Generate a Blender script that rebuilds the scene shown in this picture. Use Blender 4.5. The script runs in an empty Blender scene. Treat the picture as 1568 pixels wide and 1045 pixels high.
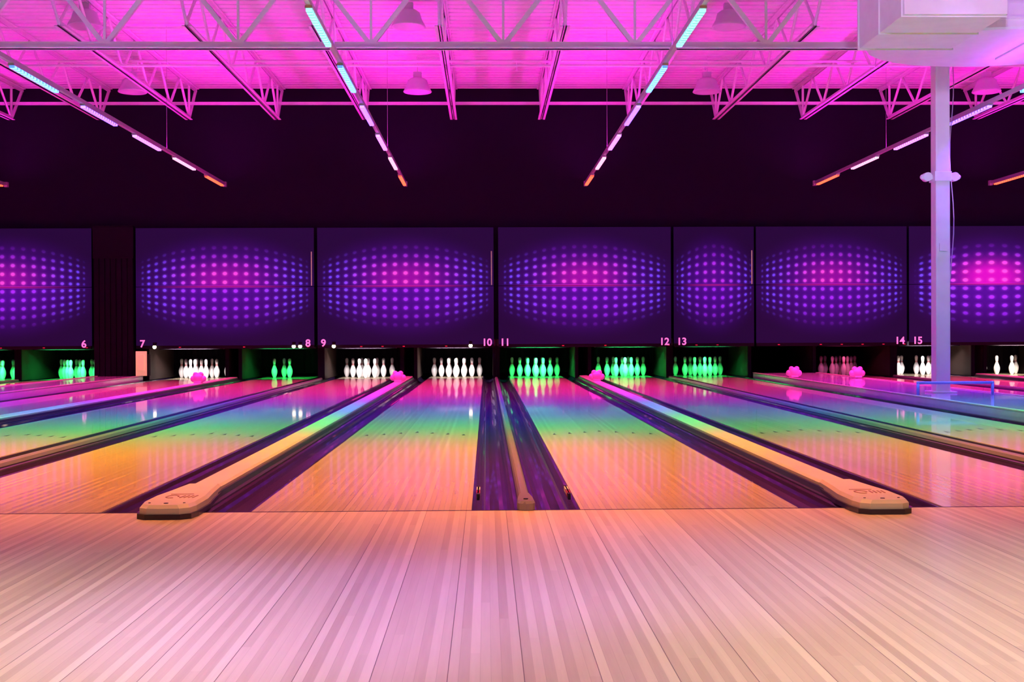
import bpy, bmesh, math, random
from mathutils import Vector, Matrix, Euler
random.seed(3)
scene = bpy.context.scene
try:
    scene.view_settings.view_transform = 'Standard'
    scene.view_settings.look = 'None'
except Exception as e:
    print(e)

# ------------------------------------------------------------ materials
def newmat(name):
    m = bpy.data.materials.new(name); m.use_nodes = True
    nt = m.node_tree
    return m, nt, nt.nodes['Principled BSDF']

def simple(name, col, rough=0.5, metal=0.0, coat=0.0, emis=None, es=0.0, noise=0.08, nscale=6.0, spec=0.5):
    m, nt, b = newmat(name)
    N = nt.nodes; L = nt.links
    tc = N.new('ShaderNodeNewGeometry')
    no = N.new('ShaderNodeTexNoise'); no.inputs['Scale'].default_value = nscale
    L.new(tc.outputs['Position'], no.inputs['Vector'])
    mx = N.new('ShaderNodeMix'); mx.data_type = 'RGBA'
    mx.inputs[6].default_value = (*[c*(1-noise) for c in col], 1)
    mx.inputs[7].default_value = (*[min(1, c*(1+noise)) for c in col], 1)
    L.new(no.outputs['Fac'], mx.inputs[0])
    L.new(mx.outputs[2], b.inputs['Base Color'])
    b.inputs['Roughness'].default_value = rough
    b.inputs['Metallic'].default_value = metal
    b.inputs['Coat Weight'].default_value = coat
    b.inputs['Specular IOR Level'].default_value = spec
    if emis:
        b.inputs['Emission Color'].default_value = (*emis, 1)
        b.inputs['Emission Strength'].default_value = es
    return m

class NB:
    def __init__(s, nt): s.nt = nt
    def m(s, op, a, b=None, c=None):
        n = s.nt.nodes.new('ShaderNodeMath'); n.operation = op
        for i, v in enumerate((a, b, c)):
            if v is None: continue
            if isinstance(v, (int, float)): n.inputs[i].default_value = v
            else: s.nt.links.new(v, n.inputs[i])
        return n.outputs[0]
    def ss(s, v, lo, hi, t0=0.0, t1=1.0):
        n = s.nt.nodes.new('ShaderNodeMapRange'); n.interpolation_type = 'SMOOTHSTEP'
        s.nt.links.new(v, n.inputs[0])
        n.inputs[1].default_value = lo; n.inputs[2].default_value = hi
        n.inputs[3].default_value = t0; n.inputs[4].default_value = t1
        return n.outputs[0]
    def mix(s, f, a, b, blend='MIX'):
        n = s.nt.nodes.new('ShaderNodeMix'); n.data_type = 'RGBA'; n.blend_type = blend
        for i, v in ((0, f), (6, a), (7, b)):
            if isinstance(v, (int, float)): n.inputs[i].default_value = v
            elif isinstance(v, tuple): n.inputs[i].default_value = (*v, 1)
            else: s.nt.links.new(v, n.inputs[i])
        return n.outputs[2]

def wood(name, dark, light, rough, seam, coat, bw=0.0269, blen=1.3, jmix=0.6, crough=0.05):
    m, nt, b = newmat(name); B = NB(nt); N = nt.nodes; L = nt.links
    g = N.new('ShaderNodeNewGeometry'); sp = N.new('ShaderNodeSeparateXYZ')
    L.new(g.outputs['Position'], sp.inputs[0])
    x, y = sp.outputs[0], sp.outputs[1]
    bx = B.m('DIVIDE', B.m('ADD', x, 50.0), bw)
    idx = B.m('FLOOR', bx)
    w1 = N.new('ShaderNodeTexWhiteNoise'); w1.noise_dimensions = '1D'; L.new(idx, w1.inputs['W'])
    jy = B.m('ADD', B.m('DIVIDE', y, blen), B.m('MULTIPLY', w1.outputs['Value'], 7.0))
    c = N.new('ShaderNodeCombineXYZ'); L.new(idx, c.inputs[0]); L.new(B.m('FLOOR', jy), c.inputs[1])
    w2 = N.new('ShaderNodeTexWhiteNoise'); w2.noise_dimensions = '2D'; L.new(c.outputs[0], w2.inputs['Vector'])
    alt = B.m('MULTIPLY', B.m('MODULO', idx, 2.0), 0.5)
    c2 = N.new('ShaderNodeCombineXYZ')
    L.new(B.m('MULTIPLY', x, 70.0), c2.inputs[0]); L.new(B.m('MULTIPLY', y, 3.0), c2.inputs[1])
    L.new(B.m('MULTIPLY', w2.outputs['Value'], 30.0), c2.inputs[2])
    no = N.new('ShaderNodeTexNoise'); no.inputs['Scale'].default_value = 1.2; no.inputs['Detail'].default_value = 5
    L.new(c2.outputs[0], no.inputs['Vector'])
    f0 = B.m('ADD', B.m('MULTIPLY', w1.outputs['Value'], (1-jmix)*0.5), B.m('MULTIPLY', w2.outputs['Value'], jmix*0.5))
    f = B.m('ADD', B.m('ADD', f0, B.m('MULTIPLY', alt, 0.5)), B.m('MULTIPLY', no.outputs['Fac'], 0.3))
    col = B.mix(f, dark, light)
    fr = B.m('FRACT', bx)
    e = B.m('LESS_THAN', fr, 0.05)
    col = B.mix(B.m('MULTIPLY', e, 0.25), col, (0.18, 0.10, 0.05))
    fs = B.m('FRACT', B.m('DIVIDE', bx, seam))
    e2 = B.m('LESS_THAN', fs, 0.085/seam)
    col = B.mix(B.m('MULTIPLY', e2, 0.75), col, (0.06, 0.03, 0.02))
    L.new(col, b.inputs['Base Color'])
    b.inputs['Roughness'].default_value = rough
    b.inputs['Coat Weight'].default_value = coat
    b.inputs['Coat Roughness'].default_value = crough
    return m

M_app = wood('maple_approach', (0.42, 0.32, 0.23), (0.82, 0.70, 0.54), 0.34, 7, 0.45, blen=2.2, jmix=0.45, crough=0.22)
M_lane = wood('maple_lane', (0.52, 0.41, 0.26), (0.77, 0.64, 0.45), 0.24, 39, 0.7, blen=4.0, jmix=0.4, crough=0.05)
M_dart = simple('dart_ink', (0.03, 0.02, 0.02), 0.2)
M_gut = simple('gutter_plastic', (0.040, 0.016, 0.075), 0.2, 0.0, 0.4)
M_capd = simple('cap_base_dark', (0.02, 0.012, 0.03), 0.35)
M_cap = simple('cap_beige', (0.60, 0.54, 0.42), 0.4, 0, 0.2)
M_capn = simple('cap_grey', (0.20, 0.17, 0.19), 0.3, 0, 0.3)
M_black = simple('black_paint', (0.008, 0.005, 0.010), 0.75, spec=0.1)
M_wall = simple('black_wall', (0.013, 0.006, 0.020), 0.9, spec=0.03)
M_sub = simple('sub_floor', (0.02, 0.015, 0.02), 0.7)
M_pin = simple('pin_plastic', (0.9, 0.9, 0.88), 0.25, 0, 0.4, noise=0.02)
M_red = simple('red_stripe', (0.6, 0.05, 0.05), 0.3)
M_redd = simple('red_sticker', (0.30, 0.008, 0.02), 0.4)
M_steel = simple('painted_steel', (0.80, 0.76, 0.80), 0.5)
M_deck = simple('roof_deck', (0.80, 0.74, 0.80), 0.6)
M_duct = simple('duct_paint', (0.82, 0.80, 0.84), 0.5)
M_col = simple('column_paint', (0.80, 0.79, 0.82), 0.4)
M_rail = simple('rail_alu', (0.5, 0.42, 0.5), 0.4, 0.4)
M_hood = simple('hood_plastic_glow', (0.85, 0.30, 0.55), 0.4, emis=(1, 0.05, 0.45), es=0.3)  # pink light on the housing put in as emission
M_plat = simple('platform_top', (0.50, 0.46, 0.55), 0.15, 0, 0.5)
M_brown = simple('kickback_brown', (0.05, 0.03, 0.025), 0.5)
M_cream = simple('cream_panel_glow', (0.85, 0.65, 0.35), 0.5, emis=(1, 0.65, 0.3), es=0.35)  # lit look of the panel comes from its own emission
M_num = simple('number_pink', (0.9, 0.3, 0.6), 0.5, emis=(1, 0.22, 0.62), es=0.9)
M_bulb = simple('warm_bulb', (1, 0.9, 0.7), 0.3, emis=(1, 0.8, 0.5), es=6)
M_redled = simple('red_led', (0.6, 0.02, 0.05), 0.3, emis=(1, 0.03, 0.12), es=0.3)
M_white = simple('white_label', (0.6, 0.56, 0.6), 0.4)
M_slit = simple('slit_metal_glow', (0.3, 0.22, 0.2), 0.4, emis=(0.8, 0.5, 0.45), es=0.18)  # dim warm brightness of the trim put in as emission

# ------------------------------------------------------------ mesh builder
class MB:
    def __init__(s): s.bm = bmesh.new(); s.mats = []
    def mi(s, mat):
        if mat not in s.mats: s.mats.append(mat)
        return s.mats.index(mat)
    def box(s, x0, x1, y0, y1, z0, z1, mat, bev=0.0):
        r = bmesh.ops.create_cube(s.bm, size=1.0)
        vs = r['verts']
        for v in vs:
            v.co = Vector(((x0+x1)/2+v.co.x*(x1-x0), (y0+y1)/2+v.co.y*(y1-y0), (z0+z1)/2+v.co.z*(z1-z0)))
        fs = set(f for v in vs for f in v.link_faces)
        i = s.mi(mat)
        for f in fs: f.material_index = i
        if bev > 0:
            es = list(set(e for v in vs for e in v.link_edges))
            rr = bmesh.ops.bevel(s.bm, geom=es, offset=bev, segments=2, affect='EDGES', profile=0.7)
            for f in rr['faces']: f.material_index = i
    def prism(s, pts, z0, z1, mat, topmat=None, inset=0.0, insz=0.0):
        n = len(pts); cx = sum(p[0] for p in pts)/n; cy = sum(p[1] for p in pts)/n
        i = s.mi(mat); t = s.mi(topmat or mat)
        lv = [s.bm.verts.new((p[0], p[1], z0)) for p in pts]
        mv = [s.bm.verts.new((p[0], p[1], z1-insz)) for p in pts]
        def shrink(p):
            d = Vector((p[0]-cx, p[1]-cy))
            return (p[0]-(inset if d.x > 0 else -inset), p[1]-(inset if d.y > 0 else -inset), z1)
        tv = [s.bm.verts.new(shrink(p)) for p in pts] if inset > 0 else mv
        for a, b_, mm in ((lv, mv, i), (mv, tv, t)):
            if a is b_: continue
            for k in range(n):
                f = s.bm.faces.new((a[k], a[(k+1) % n], b_[(k+1) % n], b_[k])); f.material_index = mm
        f = s.bm.faces.new(tv); f.material_index = t
        f = s.bm.faces.new(list(reversed(lv))); f.material_index = i
    def tube(s, p0, p1, r, mat, seg=8, r2=None):
        p0 = Vector(p0); p1 = Vector(p1); d = p1-p0
        q = d.to_track_quat('Z', 'Y').to_matrix().to_4x4()
        mtx = Matrix.Translation((p0+p1)/2) @ q
        rr = bmesh.ops.create_cone(s.bm, cap_ends=True, segments=seg, radius1=r, radius2=r if r2 is None else r2, depth=d.length, matrix=mtx)
        i = s.mi(mat)
        for f in set(f for v in rr['verts'] for f in v.link_faces):
            f.material_index = i
            if len(f.verts) == 4 and seg > 6: f.smooth = True
    def bar(s, p0, p1, w, h, mat):
        p0 = Vector(p0); p1 = Vector(p1); d = p1-p0
        q = d.to_track_quat('Z', 'Y').to_matrix().to_4x4()
        r = bmesh.ops.create_cube(s.bm, size=1.0, matrix=Matrix.Translation((p0+p1)/2) @ q @ Matrix.Diagonal((w, h, d.length, 1)))
        i = s.mi(mat)
        for f in set(f for v in r['verts'] for f in v.link_faces): f.material_index = i
    def lathe(s, prof, c, seg, matf, sx=1.0, sy=1.0, smooth=True):
        rings = []
        for r, z in prof:
            if r < 1e-6: rings.append([s.bm.verts.new((c[0], c[1], c[2]+z))])
            else: rings.append([s.bm.verts.new((c[0]+sx*r*math.cos(2*math.pi*k/seg), c[1]+sy*r*math.sin(2*math.pi*k/seg), c[2]+z)) for k in range(seg)])
        for j in range(len(rings)-1):
            a, b_ = rings[j], rings[j+1]
            mm = s.mi(matf((prof[j][1]+prof[j+1][1])/2) if callable(matf) else matf)
            for k in range(seg):
                k2 = (k+1) % seg
                if len(a) == 1 and len(b_) == 1: continue
                if len(a) == 1: vs = (a[0], b_[k2], b_[k])
                elif len(b_) == 1: vs = (a[k], a[k2], b_[0])
                else: vs = (a[k], a[k2], b_[k2], b_[k])
                f = s.bm.faces.new(vs); f.smooth = smooth; f.material_index = mm
    def sphere(s, c, r, mat, sc=(1, 1, 1), seg=16):
        rr = bmesh.ops.create_uvsphere(s.bm, u_segments=seg, v_segments=seg//2+2, radius=r, matrix=Matrix.Translation(c) @ Matrix.Diagonal((*sc, 1)))
        i = s.mi(mat)
        for f in set(f for v in rr['verts'] for f in v.link_faces): f.material_index = i; f.smooth = True
    def extr_y(s, prof, y0, y1, mat, close=False, smooth=False):
        a = [s.bm.verts.new((p[0], y0, p[1])) for p in prof]
        b_ = [s.bm.verts.new((p[0], y1, p[1])) for p in prof]
        i = s.mi(mat); n = len(prof)
        for k in range(n if close else n-1):
            f = s.bm.faces.new((a[k], a[(k+1) % n], b_[(k+1) % n], b_[k])); f.material_index = i; f.smooth = smooth
        if close:
            f = s.bm.faces.new(a); f.material_index = i
            f = s.bm.faces.new(list(reversed(b_))); f.material_index = i
    def done(s, name, origin=None, parent=None):
        bmesh.ops.recalc_face_normals(s.bm, faces=s.bm.faces)
        me = bpy.data.meshes.new(name)
        if origin is not None:
            bmesh.ops.translate(s.bm, verts=s.bm.verts, vec=-Vector(origin))
        s.bm.to_mesh(me); s.bm.free()
        for m in s.mats: me.materials.append(m)
        o = bpy.data.objects.new(name, me); scene.collection.objects.link(o)
        if origin is not None: o.location = origin
        if parent: o.parent = parent
        return o

def area(name, loc, target, sx, sy, power, col, spread=180, parent=None, tilt=None):
    l = bpy.data.lights.new(name, 'AREA'); l.shape = 'RECTANGLE'; l.size = sx; l.size_y = sy
    l.energy = power; l.color = col; l.spread = math.radians(spread)
    o = bpy.data.objects.new(name, l); scene.collection.objects.link(o)
    d = Vector(target)-Vector(loc)
    o.location = loc
    if tilt is not None:
        o.rotation_euler = (0, math.radians(tilt), 0)
    elif abs(d.normalized().z) > 0.999:
        o.rotation_euler = (0, 0, 0) if d.z < 0 else (math.pi, 0, 0)
    else:
        o.rotation_euler = d.to_track_quat('-Z', 'Y').to_euler()
    if parent:
        o.parent = parent; o.location = Vector(loc)-parent.location
    return o

# ------------------------------------------------------------ layout
FOUL = 5.86
LW = 1.05
lanes = {4: -11.42, 5: -9.67, 6: -8.10, 7: -5.69, 8: -3.935, 9: -2.367, 10: -0.60, 11: 0.972, 12: 2.725, 13: 4.295, 14: 7.05, 15: 8.62, 16: 10.36, 17: 11.93}
narrow = [(8, 9), (10, 11), (12, 13), (14, 15), (16, 17), (5, 6)]
wide = [(9, 10), (11, 12), (7, 8), (15, 16), (4, 5)]
LEND = 25.2
CEND = 23.46
XL, XR = -13.6, 14.2
ZC = 5.53
YW = 23.42

# floor
b = MB()
b.box(XL, XR, -6, FOUL, -0.25, 0.0, M_app)
b.box(XL, XR, FOUL, 26.2, -0.30, -0.16, M_sub)
b.done('floor')
b = MB(); b.box(XL, XR, FOUL-0.003, FOUL+0.012, 0.0002, 0.0009, M_dart); b.done('foul_line')

# lanes
for n, cx in lanes.items():
    b = MB()
    b.box(cx-LW/2, cx+LW/2, FOUL+0.012, LEND, -0.16, 0.0, M_lane)
    for k in range(-3, 4):
        x = cx+k*0.135; y = FOUL+4.75-abs(k)*0.10
        w = 0.016
        i = b.mi(M_dart)
        vs = [b.bm.verts.new(p) for p in ((x-w, y-0.06, 0.0012), (x, y-0.03, 0.0012), (x+w, y-0.06, 0.0012), (x, y+0.09, 0.0012))]
        f = b.bm.faces.new(vs); f.material_index = i
    b.done('bowling_lane')
    for sgn in (-1, 1):
        b = MB(); g0 = cx+sgn*(LW/2+0.001); gw = 0.225; prof = []
        prof.append((g0, -0.004))
        prof.append((g0+sgn*0.018, -0.004))
        for k in range(13):
            a = math.pi*k/12
            prof.append((g0+sgn*(0.018+(gw-0.036)*(1-math.cos(a))/2), -0.010-0.075*math.sin(a)))
        prof.append((g0+sgn*gw, -0.004))
        b.extr_y(prof, FOUL+0.015, LEND, M_gut, smooth=False)
        b.box(min(g0, g0+sgn*gw), max(g0, g0+sgn*gw), FOUL+0.013, FOUL+0.02, -0.15, -0.003, M_capd)
        b.done('lane_gutter')

# narrow dividers
for a_, c_ in narrow:
    xl = lanes[a_]+LW/2+0.227; xr = lanes[c_]-LW/2-0.227; xm = (xl+xr)/2
    b = MB()
    b.box(xl, xr, FOUL+0.02, CEND, -0.16, 0.002, M_capd)
    w = 0.024
    b.extr_y([(xm-w-.006, 0.002), (xm-w, 0.025), (xm-w*0.6, 0.034), (xm+w*0.6, 0.034), (xm+w, 0.025), (xm+w+.006, 0.002)], FOUL+0.2, CEND, M_capn, close=True)
    pts = []
    for k in range(9):
        t = math.pi+math.pi*k/8
        pts.append((xm+0.044*math.cos(t), FOUL+0.03+0.05*math.sin(t)))
    pts += [(xm+0.04, FOUL+0.16), (xm+0.028, FOUL+0.3), (xm-0.028, FOUL+0.3), (xm-0.04, FOUL+0.16)]
    b.prism(pts, 0.002, 0.045, M_capn, inset=0.006, insz=0.012)
    b.tube((xm, FOUL+0.06, 0.045), (xm, FOUL+0.06, 0.049), 0.012, M_dart, 10)
    b.done('lane_divider_cap')
    for sg in (-1, 1):
        b = MB(); gx = xm+sg*0.232
        b.box(gx-0.008, gx+0.008, FOUL+0.38, FOUL+0.74, -0.003, 0.030, M_capd, 0.004)
        b.box(gx-0.0095, gx+0.0095, FOUL+0.42, FOUL+0.53, 0.008, 0.0300, M_redd)
        b.box(gx-0.0095, gx+0.0095, FOUL+0.56, FOUL+0.67, 0.008, 0.0300, M_white)
        b.box(gx-0.010, gx+0.010, FOUL+0.44, FOUL+0.51, 0.014, 0.024, M_white)
        b.done('foul_sensor')

# wide ball-return cappings
M_logo = simple('logo_ink', (0.30, 0.12, 0.08), 0.4)
for a_, c_ in wide:
    xl = lanes[a_]+LW/2+0.227; xr = lanes[c_]-LW/2-0.227; xm = (xl+xr)/2
    b = MB()
    b.box(xl, xr, FOUL+0.02, CEND, -0.16, 0.004, M_capd)
    w = 0.08
    b.extr_y([(xm-w-.022, 0.004), (xm-w-0.014, 0.03), (xm+w+0.014, 0.03), (xm+w+.022, 0.004)], FOUL+0.5, CEND, M_capd, close=True)
    b.extr_y([(xm-w, 0.03), (xm-w, 0.044), (xm-w+0.014, 0.055), (xm+w-0.014, 0.055), (xm+w, 0.044), (xm+w, 0.03)], FOUL+0.5, CEND, M_cap, close=True)
    def outl(s, y0):
        return [(xm-0.115*s, FOUL-0.18+y0), (xm-0.075*s, FOUL-0.215+y0), (xm+0.075*s, FOUL-0.215+y0), (xm+0.115*s, FOUL-0.18+y0),
                (xm+0.128*s, FOUL-0.1), (xm+0.128*s, FOUL+0.14), (xm+0.108*s, FOUL+0.34), (xm+0.086*s, FOUL+0.62), (xm-0.086*s, FOUL+0.62), (xm-0.108*s, FOUL+0.34), (xm-0.128*s, FOUL+0.14), (xm-0.128*s, FOUL-0.1)]
    b.prism(outl(1.08, -0.01), 0.001, 0.024, M_capd)
    b.prism(outl(1.0, 0.0), 0.024, 0.066, M_cap, inset=0.012, insz=0.016)
    for k in range(10):
        t = math.pi*2*k/12
        b.bar((xm-0.03+0.028*math.cos(t), FOUL+0.08+0.05*math.sin(t), 0.067), (xm-0.03+0.028*math.cos(t+0.5), FOUL+0.08+0.05*math.sin(t+0.5), 0.067), 0.008, 0.002, M_logo)
    for k in range(4):
        b.bar((xm+0.015+k*0.02, FOUL+0.04, 0.067), (xm+0.022+k*0.02, FOUL+0.12, 0.067), 0.007, 0.002, M_logo)
    b.box(xm-0.06, xm+0.05, FOUL+0.17, FOUL+0.18, 0.066, 0.0675, M_logo)
    for sx_ in (-1, 1): b.tube((xm+sx_*0.08, FOUL-0.14, 0.064), (xm+sx_*0.08, FOUL-0.14, 0.068), 0.006, M_dart, 10)
    b.tube((xm, FOUL-0.155, 0.064), (xm, FOUL-0.155, 0.068), 0.011, M_dart, 10)
    b.done('ball_return_capping')

# scoring camera housings
def hood(x, y, z):
    b = MB()
    b.box(x-0.06, x+0.06, y-0.07, y+0.09, z, z+0.03, M_hood, 0.006)
    b.sphere((x, y, z+0.09), 0.08, M_hood, (1.15, 1, 0.95))
    b.sphere((x-0.08, y+0.01, z+0.07), 0.055, M_hood, (1, 1, 1.0), 12)
    b.sphere((x+0.08, y+0.01, z+0.07), 0.055, M_hood, (1, 1, 1.0), 12)
    b.sphere((x-0.045, y, z+0.14), 0.045, M_hood, (1, 1, 1), 12)
    b.sphere((x+0.045, y, z+0.14), 0.045, M_hood, (1, 1, 1), 12)
    b.done('scoring_camera_housing')
for x in (-4.81, -1.484, 1.848): hood(x, 20.6, 0.056)
hood(9.49, 20.6, 0.056)

# platforms between 13/14 and 6/7
for (x0, x1) in ((lanes[13]+LW/2+0.23, lanes[14]-LW/2-0.23), (lanes[6]+LW/2+0.23, lanes[7]-LW/2-0.23)):
    b = MB()
    b.box(x0, x1, FOUL+0.02, 23.2, -0.16, 0.09, M_plat, 0.01)
    b.box(x0-0.004, x0+0.05, FOUL+0.02, 23.2, 0.088, 0.10, M_cap)
    b.box(x1-0.05, x1+0.004, FOUL+0.02, 23.2, 0.088, 0.10, M_cap)
    b.done('lane_platform')
hood(5.18, 20.6, 0.101); hood(6.16, 20.3, 0.101)

# ------------------------------------------------------------ pins
PP = [(0, -0.0), (0.0255, 0.0), (0.030, 0.006), (0.036, 0.02), (0.0455, 0.045), (0.0555, 0.08), (0.0605, 0.114), (0.0585, 0.145), (0.0505, 0.175), (0.039, 0.205), (0.0285, 0.230),
      (0.0245, 0.2405), (0.0235, 0.249), (0.023, 0.258), (0.0238, 0.267), (0.0265, 0.285), (0.0305, 0.31), (0.0323, 0.333), (0.0305, 0.353), (0.0225, 0.371), (0.011, 0.379), (0, 0.381)]
def pmat(z): return M_red if (0.240 < z < 0.249 or 0.258 < z < 0.267) else M_pin
rack = []
for r in range(4):
    for k in range(r+1): rack.append(((k-r/2)*0.3048, r*0.264))
HEAD = 24.12
G = (0.03, 1.0, 0.18); W = (1.0, 0.86, 0.88)
pit = {4: (W, 0.4), 5: (G, 1), 6: (G, 1), 7: (W, .8), 8: (G, .8), 9: (W, .8), 10: (W, .8), 11: (G, 1.4), 12: (G, 1.4), 13: (G, 0.6), 14: ((1, .1, .3), 0.08), 15: (W, 0.7), 16: ((1, .85, .7), .8), 17: (W, 0.4)}
sub = {8: [3, 4, 7], 16: [6, 3, 1, 2, 9], 15: [6, 7, 3, 8, 9, 5, 0]}
for n, cx in lanes.items():
    b = MB()
    for k, (px, py) in enumerate(rack):
        if n in sub and k not in sub[n]: continue
        b.lathe(PP, (cx+px, HEAD+py, 0.001), 20, pmat)
    b.done('bowling_pins')

# pinsetter pits
ks = sorted(lanes)
for n in ks:
    cx = lanes[n]
    b = MB()
    for sg in (-1, 1):
        x0 = cx+sg*(LW/2+0.20); x1 = cx+sg*(LW/2+0.255)
        b.box(min(x0, x1), max(x0, x1), 23.5, 25.6, 0.003, 0.75, M_brown, 0.004)
        b.box(min(x0, x1)-0.004, max(x0, x1)+0.004, 23.485, 23.52, 0.003, 0.62, M_black)
    prof = []
    nf = 34
    for k in range(nf+1):
        prof.append((cx-0.72+1.44*k/nf, 25.35+0.012*math.sin(k*1.9)))
    lo = [b.bm.verts.new((p[0], p[1], 0.06)) for p in prof]; hi = [b.bm.verts.new((p[0], p[1], 0.8)) for p in prof]
    i = b.mi(M_black)
    for k in range(nf):
        f = b.bm.faces.new((lo[k], lo[k+1], hi[k+1], hi[k])); f.material_index = i
    b.box(cx-0.6, cx+0.6, 23.75, 23.79, 0.58, 0.68, M_black, 0.005)
    b.tube((cx-0.62, 23.82, 0.6), (cx-0.62, 24.8, 0.7), 0.02, M_brown)
    b.tube((cx+0.62, 23.82, 0.6), (cx+0.62, 24.8, 0.7), 0.02, M_brown)
    b.box(cx-0.4, cx+0.4, 23.53, 23.60, 0.665, 0.72, M_black)
    o = b.done('pinsetter_pit', origin=(cx, 24.5, 0))
    col, s = pit[n]
    area('pit_lamp', (cx, 23.58, 0.655), (cx, 24.42, 0.14), 0.75, 0.05, 36*s, col, 110, o)

# ------------------------------------------------------------ masking panels
def maskmat(name, hw, hh, pink, dens=10.2, glow=1.0):
    m, nt, bs = newmat(name); B = NB(nt); N = nt.nodes; L = nt.links
    tc = N.new('ShaderNodeTexCoord'); sp = N.new('ShaderNodeSeparateXYZ'); L.new(tc.outputs['Object'], sp.inputs[0])
    u = B.m('DIVIDE', sp.outputs[0], hw); v = B.m('DIVIDE', sp.outputs[2], hh)
    u2 = B.m('MULTIPLY', u, u); v2 = B.m('MULTIPLY', v, v)
    a = B.m('MULTIPLY', B.m('ARCSINE', B.m('MULTIPLY', u, 0.88)), dens)
    bb = B.m('DIVIDE', v, B.m('SUBTRACT', 1.0, B.m('MULTIPLY', u2, 0.42)))
    rb = B.m('MULTIPLY', bb, 6.7)
    fa = B.m('SUBTRACT', B.m('FRACT', B.m('ADD', a, 0.5)), 0.5)
    fb = B.m('SUBTRACT', B.m('FRACT', rb), 0.5)
    d = B.m('SQRT', B.m('ADD', B.m('MULTIPLY', fa, fa), B.m('MULTIPLY', fb, fb)))
    dot = B.ss(d, 0.08, 0.29, 1.0, 0.0)
    halo = B.m('MULTIPLY', B.ss(d, 0.0, 0.5, 1.0, 0.0), 0.24)
    ab = B.m('ABSOLUTE', bb)
    env = B.m('MULTIPLY', B.ss(ab, 0.28, 0.78, 1.0, 0.0), B.ss(B.m('ABSOLUTE', u), 0.88, 0.95, 1.0, 0.0))
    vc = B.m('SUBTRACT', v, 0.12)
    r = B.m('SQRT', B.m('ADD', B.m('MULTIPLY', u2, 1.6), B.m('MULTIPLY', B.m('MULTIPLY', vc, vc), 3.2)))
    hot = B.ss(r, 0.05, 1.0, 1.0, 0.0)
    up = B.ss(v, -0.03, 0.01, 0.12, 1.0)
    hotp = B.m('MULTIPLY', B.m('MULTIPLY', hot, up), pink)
    edge = B.ss(B.m('ABSOLUTE', u), 0.2, 0.9, 0.0, 1.0)
    base = B.mix(edge, (0.36, 0.02, 0.95), (0.16, 0.05, 0.92))
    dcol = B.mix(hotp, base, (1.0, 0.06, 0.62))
    r2 = B.m('SQRT', B.m('ADD', B.m('MULTIPLY', u2, 0.95), B.m('MULTIPLY', v2, 1.5)))
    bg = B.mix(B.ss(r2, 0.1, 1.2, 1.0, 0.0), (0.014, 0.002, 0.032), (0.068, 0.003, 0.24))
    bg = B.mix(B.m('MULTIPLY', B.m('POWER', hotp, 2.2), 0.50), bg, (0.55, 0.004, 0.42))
    dd = B.m('MINIMUM', B.m('ADD', dot, halo), 1.0)
    col = B.mix(B.m('MULTIPLY', dd, env), bg, dcol)
    line = B.m('MULTIPLY', B.ss(B.m('ABSOLUTE', v), 0.0, 0.022, 1.0, 0.0), B.ss(B.m('ABSOLUTE', u), 0.1, 0.95, 1.0, 0.0))
    col = B.mix(B.m('MULTIPLY', line, 0.85), col, (0.9, 0.02, 0.5))
    bs.inputs['Base Color'].default_value = (0.005, 0.002, 0.010, 1)
    bs.inputs['Roughness'].default_value = 0.5
    bs.inputs['Specular IOR Level'].default_value = 0.06
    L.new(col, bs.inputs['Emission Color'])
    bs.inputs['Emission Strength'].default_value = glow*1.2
    return m

YM = 23.25; ZB, ZT = 0.66, 2.87
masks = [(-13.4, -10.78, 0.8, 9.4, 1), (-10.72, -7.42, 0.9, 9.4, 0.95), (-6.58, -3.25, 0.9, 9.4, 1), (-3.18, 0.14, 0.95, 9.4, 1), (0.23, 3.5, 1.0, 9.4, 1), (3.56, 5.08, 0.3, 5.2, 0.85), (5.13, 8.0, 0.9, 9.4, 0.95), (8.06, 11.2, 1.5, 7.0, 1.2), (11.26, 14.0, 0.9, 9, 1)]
MO = []
for k, (x0, x1, pk, dn, gl) in enumerate(masks):
    cx = (x0+x1)/2; cz = (ZB+ZT)/2; hw = (x1-x0)/2; hh = (ZT-ZB)/2
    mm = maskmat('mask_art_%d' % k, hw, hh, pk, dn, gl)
    b = MB()
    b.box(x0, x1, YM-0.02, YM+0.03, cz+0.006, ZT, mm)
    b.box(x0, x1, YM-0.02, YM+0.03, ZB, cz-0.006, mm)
    b.box(x0+0.02, x1-0.02, YM+0.03, YM+0.15, ZB+0.02, ZT-0.02, M_black)
    b.box(x0, x1, YM-0.03, YM+0.04, ZB-0.06, ZB, M_black)
    for q in range(int((x1-x0)/0.4)):
        if random.random() < 0.6:
            xx = x0+0.4+q*0.4; b.box(xx, xx+0.04, YM-0.034, YM-0.03, ZB-0.04, ZB-0.025, M_redled)
    if k in (2, 3, 5):
        b.box(x1-0.05, x1-0.03, YM-0.035, YM-0.02, 1.78, 2.42, M_slit)
    o = b.done('masking_panel', origin=(cx, YM, cz)); MO.append(o)

def num(txt, x, mo):
    c = bpy.data.curves.new('lane_number', 'FONT'); c.body = txt; c.size = 0.19; c.extrude = 0.003; c.align_x = 'CENTER'; c.align_y = 'CENTER'
    c.materials.append(M_num); c.offset = 0.004
    o = bpy.data.objects.new('lane_number', c); scene.collection.objects.link(o)
    o.rotation_euler = (math.pi/2, 0, 0); o.parent = mo
    o.location = Vector((x, YM-0.04, ZB+0.03))-mo.location
for t, x, k in (('6', -7.55, 1), ('7', -6.46, 2), ('8', -3.36, 2), ('9', -3.07, 3), ('10', 0.01, 3), ('11', 0.35, 4), ('12', 3.37, 4), ('13', 3.7, 5), ('14', 7.86, 6), ('15', 8.2, 7)):
    num(t, x, MO[k])

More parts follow.
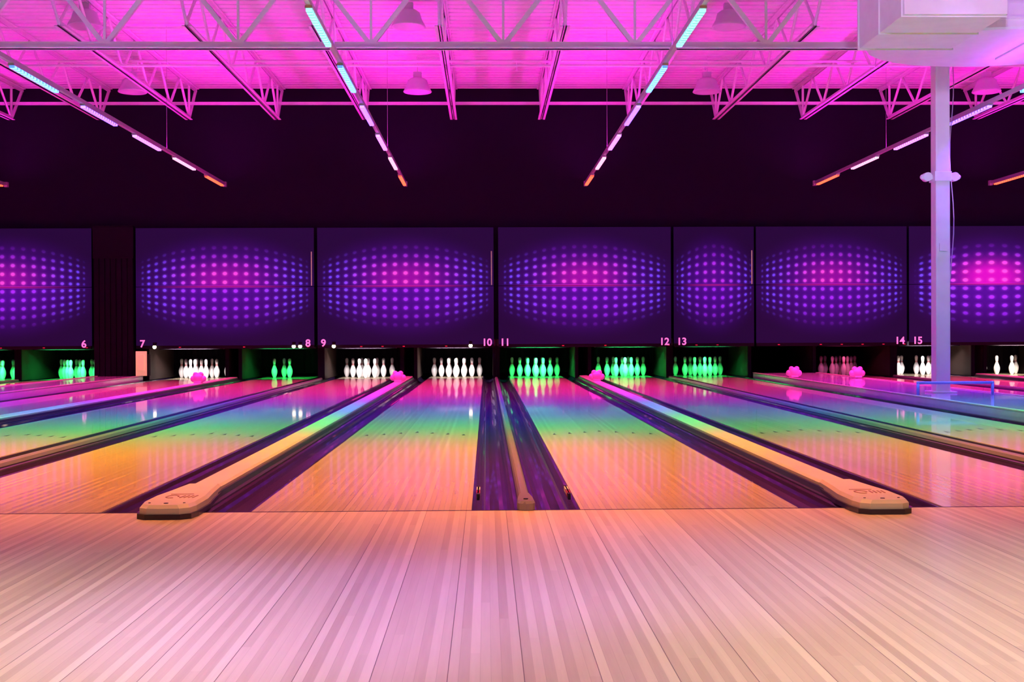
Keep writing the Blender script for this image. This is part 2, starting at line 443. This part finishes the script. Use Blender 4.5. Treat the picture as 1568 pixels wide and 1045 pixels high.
for x in (-6.22, -3.62, -3.5, -2.87, -0.3):
    b = MB(); b.tube((x, YM-0.09, 0.66), (x, YM-0.09, 0.70), 0.03, M_black, 12); b.sphere((x, YM-0.09, 0.635), 0.036, M_bulb, seg=12)
    b.box(x-0.03, x+0.03, YM-0.09, YM-0.036, 0.68, 0.72, M_black)
    b.done('pit_bulb_lamp')

# dark column cladding left + cream door panel
b = MB()
for k in range(7):
    x = -7.36+k*0.105
    b.box(x, x+0.095, YM-0.04, YM+0.12, 0.091, 2.92, M_black, 0.012)
b.box(-7.38, -6.62, YM-0.045, YM+0.1, 2.3, 2.9, M_black, 0.02)
b.done('black_column_cladding')
b = MB()
b.box(-6.5, -6.3, 22.9, 22.94, 0.102, 0.56, M_cream, 0.01)
b.box(-6.46, -6.34, 22.885, 22.9, 0.2, 0.5, M_cream, 0.006)
b.box(-6.52, -6.28, 22.94, 23.1, 0.102, 0.5, M_black, 0.006)
b.done('service_panel_box')

# ------------------------------------------------------------ walls & ceiling
b = MB(); b.box(XL, XR, YW, YW+0.1, 0.76, ZC+0.2, M_wall); b.done('wall_far')
b = MB(); b.box(XL, XR, 26.0, 26.1, -0.2, 1.6, M_wall); b.box(XL, XR, YW+0.1, 26.1, 1.6, 1.66, M_wall); b.done('wall_pit')
b = MB(); b.box(XL-0.1, XL, -6, 26.1, -0.2, ZC+0.2, M_wall); b.done('wall_left')
b = MB(); b.box(XR, XR+0.1, -6, 26.1, -0.2, ZC+0.2, M_wall); b.done('wall_right')
b = MB(); b.box(XL, XR, -6.1, -6, -0.2, ZC+0.2, M_wall); b.done('wall_rear')
b = MB(); i = b.mi(M_deck); y = -6.0; pts = []
while y < YW:
    pts += [(y, ZC), (y+0.14, ZC), (y+0.16, ZC+0.04), (y+0.19, ZC+0.04)]
    y += 0.21
pts.append((YW, ZC))
la = [b.bm.verts.new((XL, p[0], p[1])) for p in pts]; lb = [b.bm.verts.new((XR, p[0], p[1])) for p in pts]
for k in range(len(pts)-1):
    f = b.bm.faces.new((la[k], la[k+1], lb[k+1], lb[k])); f.material_index = i
b.box(XL, XR, -6, YW, ZC+0.06, ZC+0.12, M_deck)
b.done('ceiling')

# joists
JS = 1.63
jx = [1.04+JS*k for k in range(-8, 8)]
GY = 15.2
def joist(x, y0, y1, zt, zb):
    b = MB()
    for s_ in (-1, 1):
        b.box(x+s_*0.012, x+s_*0.06, y0, y1, zt-0.012, zt, M_steel)
        b.box(x+s_*0.012, x+s_*0.022, y0, y1, zt-0.06, zt, M_steel)
        b.box(x+s_*0.012, x+s_*0.065, y0+0.7, y1-0.55, zb, zb+0.012, M_steel)
        b.box(x+s_*0.012, x+s_*0.024, y0+0.7, y1-0.55, zb, zb+0.065, M_steel)
    L_ = (y1-0.55)-(y0+0.7); n = max(2, round(L_/1.3)); st = L_/n
    for k in range(n):
        ya = y0+0.7+k*st
        b.tube((x, ya, zb+0.03), (x, ya+st/2, zt-0.03), 0.022, M_steel, 6)
        b.tube((x, ya+st/2, zt-0.03), (x, ya+st, zb+0.03), 0.022, M_steel, 6)
    b.tube((x, y1-0.55, zb+0.03), (x, y1-0.02, zt-0.03), 0.028, M_steel, 6)
    b.tube((x, y1-0.55, zb+0.03), (x, y1-0.55, zt-0.03), 0.022, M_steel, 6)
    b.tube((x, y0+0.7, zb+0.03), (x, y0+0.05, zt-0.03), 0.022, M_steel, 6)
    b.done('roof_joist')
for x in jx:
    if x < XL+0.2 or x > XR-0.2: continue
    joist(x, GY+0.05, YW-0.0, ZC-0.005, 4.84)
    joist(x, 5.0, GY-0.05, ZC-0.005, 4.84)
def girder(y, zb, zt):
    b = MB()
    for s_ in (-1, 1):
        b.box(XL, XR, y+min(s_*0.015, s_*0.08), y+max(s_*0.015, s_*0.08), zb, zb+0.014, M_steel)
        b.box(XL, XR, y+min(s_*0.015, s_*0.03), y+max(s_*0.015, s_*0.03), zb, zb+0.085, M_steel)
        b.box(XL, XR, y+min(s_*0.015, s_*0.09), y+max(s_*0.015, s_*0.09), zt-0.09, zt, M_steel)
    for x in jx:
        if x < XL+1 or x > XR-1: continue
        b.bar((x, y, zt-0.05), (x+JS/2, y, zb+0.04), 0.055, 0.055, M_steel)
        b.bar((x+JS/2, y, zb+0.04), (x+JS, y, zt-0.05), 0.055, 0.055, M_steel)
        b.bar((x+JS/2-0.001, y, zb+0.04), (x+JS/2, y, zt-0.05), 0.03, 0.03, M_steel)
    b.done('girder_truss')
girder(GY, 4.37, ZC-0.02)
for (y, z, r) in ((18.4, 4.865, 0.02), (18.4, 5.42, 0.016)):
    b = MB(); b.tube((XL, y, z), (XR, y, z), r, M_steel, 6); b.done('joist_bridging_bar')
b = MB(); b.box(XL, XR, 22.9, 22.96, 5.13, 5.18, M_steel); b.done('joist_bridging_beam')
b = MB(); b.tube((XL, 19.6, 5.2), (XR, 19.6, 5.2), 0.022, M_steel, 8)
for k in range(-4, 5):
    x = k*3.0+0.5
    b.tube((x, 19.6, 5.2), (x, 19.6, 5.06), 0.012, M_steel, 6); b.tube((x, 19.6, 5.06), (x, 19.6, 5.05), 0.03, M_steel, 10)
b.done('sprinkler_pipe')

# high-bay lamps
M_hb = simple('highbay_shell', (0.60, 0.55, 0.62), 0.4, 0.0)
def highbay(x, y, z):
    b = MB()
    b.lathe([(0, 0.04), (0.16, 0.03), (0.20, 0.0), (0.23, -0.01), (0.24, 0.0), (0.225, 0.03), (0.19, 0.09), (0.17, 0.16), (0.16, 0.19), (0.12, 0.22), (0.05, 0.24), (0, 0.24)], (x, y, z), 24, M_hb)
    b.tube((x, y, z+0.23), (x, y, ZC-0.01), 0.012, M_steel, 6)
    b.box(x-0.07, x+0.07, y-0.05, y+0.05, z+0.23, z+0.33, M_hb, 0.01)
    b.done('high_bay_lamp')
for x in (-5.9, -1.14, 3.74, 8.5): highbay(x, 20.7, 4.93)
for x in (-5.55, -1.07, 3.42): highbay(x, 17.2, 5.15)

# ------------------------------------------------------------ light strips
segc = {4.55: (1, .42, .30), 6.7: (1, .25, .03), 8.85: (1, .40, .0), 11.05: (0.0, 1, .18), 13.25: (0.0, .28, 1), 15.45: (.20, .02, 1), 17.6: (1, .02, .75), 19.75: (1, .02, .40), 21.9: (1, .04, .22)}
pw = {4.55: 3, 6.7: 34, 8.85: 42, 11.05: 34, 13.25: 44, 15.45: 42, 17.6: 90, 19.75: 90, 21.9: 60}
tubec = {4.55: (.3, .15, .1), 6.7: (.3, .13, .06), 8.85: (.3, .2, .06), 11.05: (.06, .32, .28), 13.25: (.06, .22, 1), 15.45: (.14, .07, 1), 17.6: (.35, .09, .6), 19.75: (.35, .14, .22), 21.9: (.6, .05, .012)}
tm = {}
for k, c in tubec.items():
    m, nt, bs = newmat('led_%d' % int(k*100)); B = NB(nt)
    g = nt.nodes.new('ShaderNodeNewGeometry'); sp = nt.nodes.new('ShaderNodeSeparateXYZ'); nt.links.new(g.outputs['Position'], sp.inputs[0])
    fr = B.m('FRACT', B.m('DIVIDE', sp.outputs[1], 0.09))
    on = B.m('MULTIPLY', B.ss(B.m('ABSOLUTE', B.m('SUBTRACT', fr, 0.5)), 0.22, 0.42, 1.0, 0.25), 7.0)
    bs.inputs['Emission Color'].default_value = (*c, 1); bs.inputs['Base Color'].default_value = (0.2, 0.2, 0.2, 1)
    nt.links.new(on, bs.inputs['Emission Strength']); tm[k] = m
ZS = 3.62
for x in (-8.8, -4.81, -1.484, 1.848, 6.12, 9.42, -12.4, 12.9):
    b = MB()
    b.box(x-0.022, x+0.022, 3.2, 22.75, ZS, ZS+0.045, M_rail)
    b.box(x-0.03, x+0.03, 22.72, 22.80, ZS-0.03, ZS+0.06, M_rail)
    for k in segc:
        b.box(x-0.032, x+0.032, k-0.67, k+0.67, ZS-0.022, ZS, M_rail)
        b.box(x-0.026, x+0.026, k-0.65, k+0.65, ZS-0.045, ZS-0.022, tm[k])
        if k in (4.55, 11.05, 17.6):
            b.tube((x, k+1.07, ZS+0.04), (x, k+1.07, ZC-0.01), 0.003, M_rail, 5)
    o = b.done('led_light_strip', origin=(x, 13, ZS))
    far = abs(x) > 12
    for k, c in segc.items():
        if far and k < 17: continue
        if 6 < k < 16:
            for tl in (-19, 19):
                area('strip_downlight', (x+(-0.01 if tl > 0 else 0.01), k, ZS-0.06), (x, k, 0), 0.03, 1.2, pw[k], c, 62, o, tilt=tl)
        else:
            area('strip_downlight', (x, k, ZS-0.05), (x, k, 0), 0.05, 1.3, pw[k], c, 90, o)
    area('strip_uplight', (x, 20.0, ZS+0.06), (x, 20.0, 6), 0.05, 6.0, 64, (.95, .008, .80), 160, o)
    if not far: area('added_uplight_near', (x, 11.5, ZS+0.06), (x, 11.5, 6), 0.05, 6.5, 30, (.50, .05, 1), 165, o)  # added violet fill for girder, duct and column

# ------------------------------------------------------------ column
CX, CY = 5.66, 15.2
b = MB()
hw = 0.09
b.box(CX-hw, CX+hw, CY-hw, CY+hw, 0.092, 4.368, M_col, 0.02)
b.box(CX-0.15, CX+0.15, CY-0.15, CY+0.15, 0.091, 0.115, M_col, 0.004)
b.box(CX-0.14, CX+0.14, CY-0.14, CY+0.14, 4.34, 4.368, M_col, 0.004)
b.box(CX-hw-0.015, CX+hw+0.015, CY-hw-0.015, CY+hw+0.015, 2.72, 2.84, M_col, 0.006)
for s_ in (-1, 1):
    b.box(CX+s_*0.16-0.07, CX+s_*0.16+0.07, CY-0.03, CY+0.03, 2.75, 2.80, M_col, 0.004)
    b.tube((CX+s_*0.17, CY-0.05, 2.78), (CX+s_*0.17, CY+0.05, 2.78), 0.055, M_col, 14)
    b.sphere((CX+s_*0.22, CY, 2.78), 0.035, M_col, seg=12)
b.box(CX-0.05, CX+0.05, CY-hw-0.02, CY-hw, 1.85, 1.95, M_col, 0.004)
pv = Vector((CX+0.13, CY-0.05, 4.35))
for k in range(1, 16):
    q = Vector((CX+0.125+0.025*math.sin(k*0.7), CY-0.05, 4.35-k*0.19)); b.tube(pv, q, 0.006, M_rail, 5); pv = q
b.done('support_column')
b = MB()
M_railb = simple('guard_rail_paint', (0.25, 0.35, 0.8), 0.35)
ry = 14.6
for s_ in (-1, 1): b.tube((CX-0.05+s_*0.45, ry, 0.091), (CX-0.05+s_*0.45, ry, 0.24), 0.018, M_railb, 12); b.sphere((CX-0.05+s_*0.45, ry, 0.24), 0.02, M_railb, seg=12)
b.tube((CX-0.5, ry, 0.24), (CX+0.4, ry, 0.24), 0.018, M_railb, 12)
b.done('guard_rail')

# ------------------------------------------------------------ duct
b = MB()
b.lathe([(0, 0), (0.97, 0), (1.0, 0.02), (1.0, 0.10), (1.015, 0.10), (1.015, 0.13), (1.0, 0.13), (1.0, 0.62), (0, 0.62)], (5.75, 13.9, 4.07), 28, M_duct, 1.38, 0.95, smooth=False)
b.box(4.10, 5.12, 11.95, 13.45, 3.96, 4.62, M_duct, 0.008)
for y in (12.0, 12.7, 13.40): b.box(4.085, 5.135, y, y+0.03, 3.945, 4.635, M_duct)
b.box(4.4, 5.6, 7.5, 12.1, 4.36, 5.1, M_duct, 0.008)
for y in (8.4, 9.6, 10.8): b.box(4.385, 5.615, y, y+0.03, 4.335, 5.115, M_duct)
b.box(5.9, 12.0, 12.9, 14.3, 4.12, 4.85, M_duct, 0.008)
for x in (6.4, 7.6, 9.0, 10.4): b.box(x, x+0.04, 12.88, 14.32, 4.10, 4.87, M_duct)
for x in (6.0, 7.2, 8.7):
    b.box(x, x+0.03, 12.84, 12.88, 3.98, ZC-0.01, M_steel); b.box(x, x+0.03, 12.84, 14.36, 4.05, 4.08, M_steel)
b.done('air_duct')

# ------------------------------------------------------------ approach lamps + added violet fills
def spot(x, y, z, tx, ty, power, col, ang, rad=0.15, tz=0.0):
    b = MB()
    d = (Vector((tx, ty, tz))-Vector((x, y, z))).normalized()
    p = Vector((x, y, z))
    b.tube(p-d*0.28, p+d*0.02, 0.09, M_rail, 16, 0.12)
    b.tube(p-d*0.2, (x, y, ZC-0.01), 0.012, M_rail, 6)
    o = b.done('unseen_spot_lamp', origin=(x, y, z))  # shared by out-of-view approach lamps and added fill spots
    l = bpy.data.lights.new('spot', 'SPOT'); l.energy = power; l.color = col; l.spot_size = math.radians(ang); l.spot_blend = 1.0; l.shadow_soft_size = rad
    s = bpy.data.objects.new('spot', l); scene.collection.objects.link(s)
    s.parent = o; s.location = d*0.1
    s.rotation_euler = d.to_track_quat('-Z', 'Y').to_euler()
WM = (1, .90, .62)
spot(-2.8, 0.6, 4.6, -1.75, 2.8, 1500, WM, 40)
spot(2.8, 0.6, 4.6, 1.9, 3.1, 1650, WM, 44)
spot(-0.9, 1.5, 4.6, -0.55, 3.7, 1300, (.40, .18, 1), 24)  # added spot, imitates the violet strip reflection on the floor
spot(1.1, 1.5, 4.6, 0.55, 4.4, 800, (.55, .22, 1), 24)  # second added spot for the violet reflection streak
spot(0.3, 0.8, 4.6, 0.25, 4.0, 420, (1, .66, .72), 60)
spot(4.2, 8.5, 4.6, 5.66, 15.2, 900, (.42, .28, 1), 26, tz=2.2)  # added fill that brightens the column
spot(2.2, 5.0, 4.2, 5.6, 13.2, 1700, (.60, .36, 1), 30, tz=4.3)  # added fill that lights the duct face from the camera side

# ------------------------------------------------------------ world + camera
w = bpy.data.worlds.new('world'); scene.world = w; w.use_nodes = True
bg = w.node_tree.nodes['Background']; bg.inputs[0].default_value = (0.10, 0.03, 0.14, 1); bg.inputs[1].default_value = 0.1

cam = bpy.data.cameras.new('camera'); cam.lens = 43.2; cam.sensor_width = 36; cam.clip_end = 200
co = bpy.data.objects.new('camera', cam); scene.collection.objects.link(co)
R = Matrix.Rotation(math.radians(-1.19), 4, 'Z') @ Matrix.Rotation(math.radians(90-0.3), 4, 'X') @ Matrix.Rotation(math.radians(-0.25), 4, 'Z')
co.matrix_world = Matrix.Translation((0, 0, 0.84)) @ R
scene.camera = co
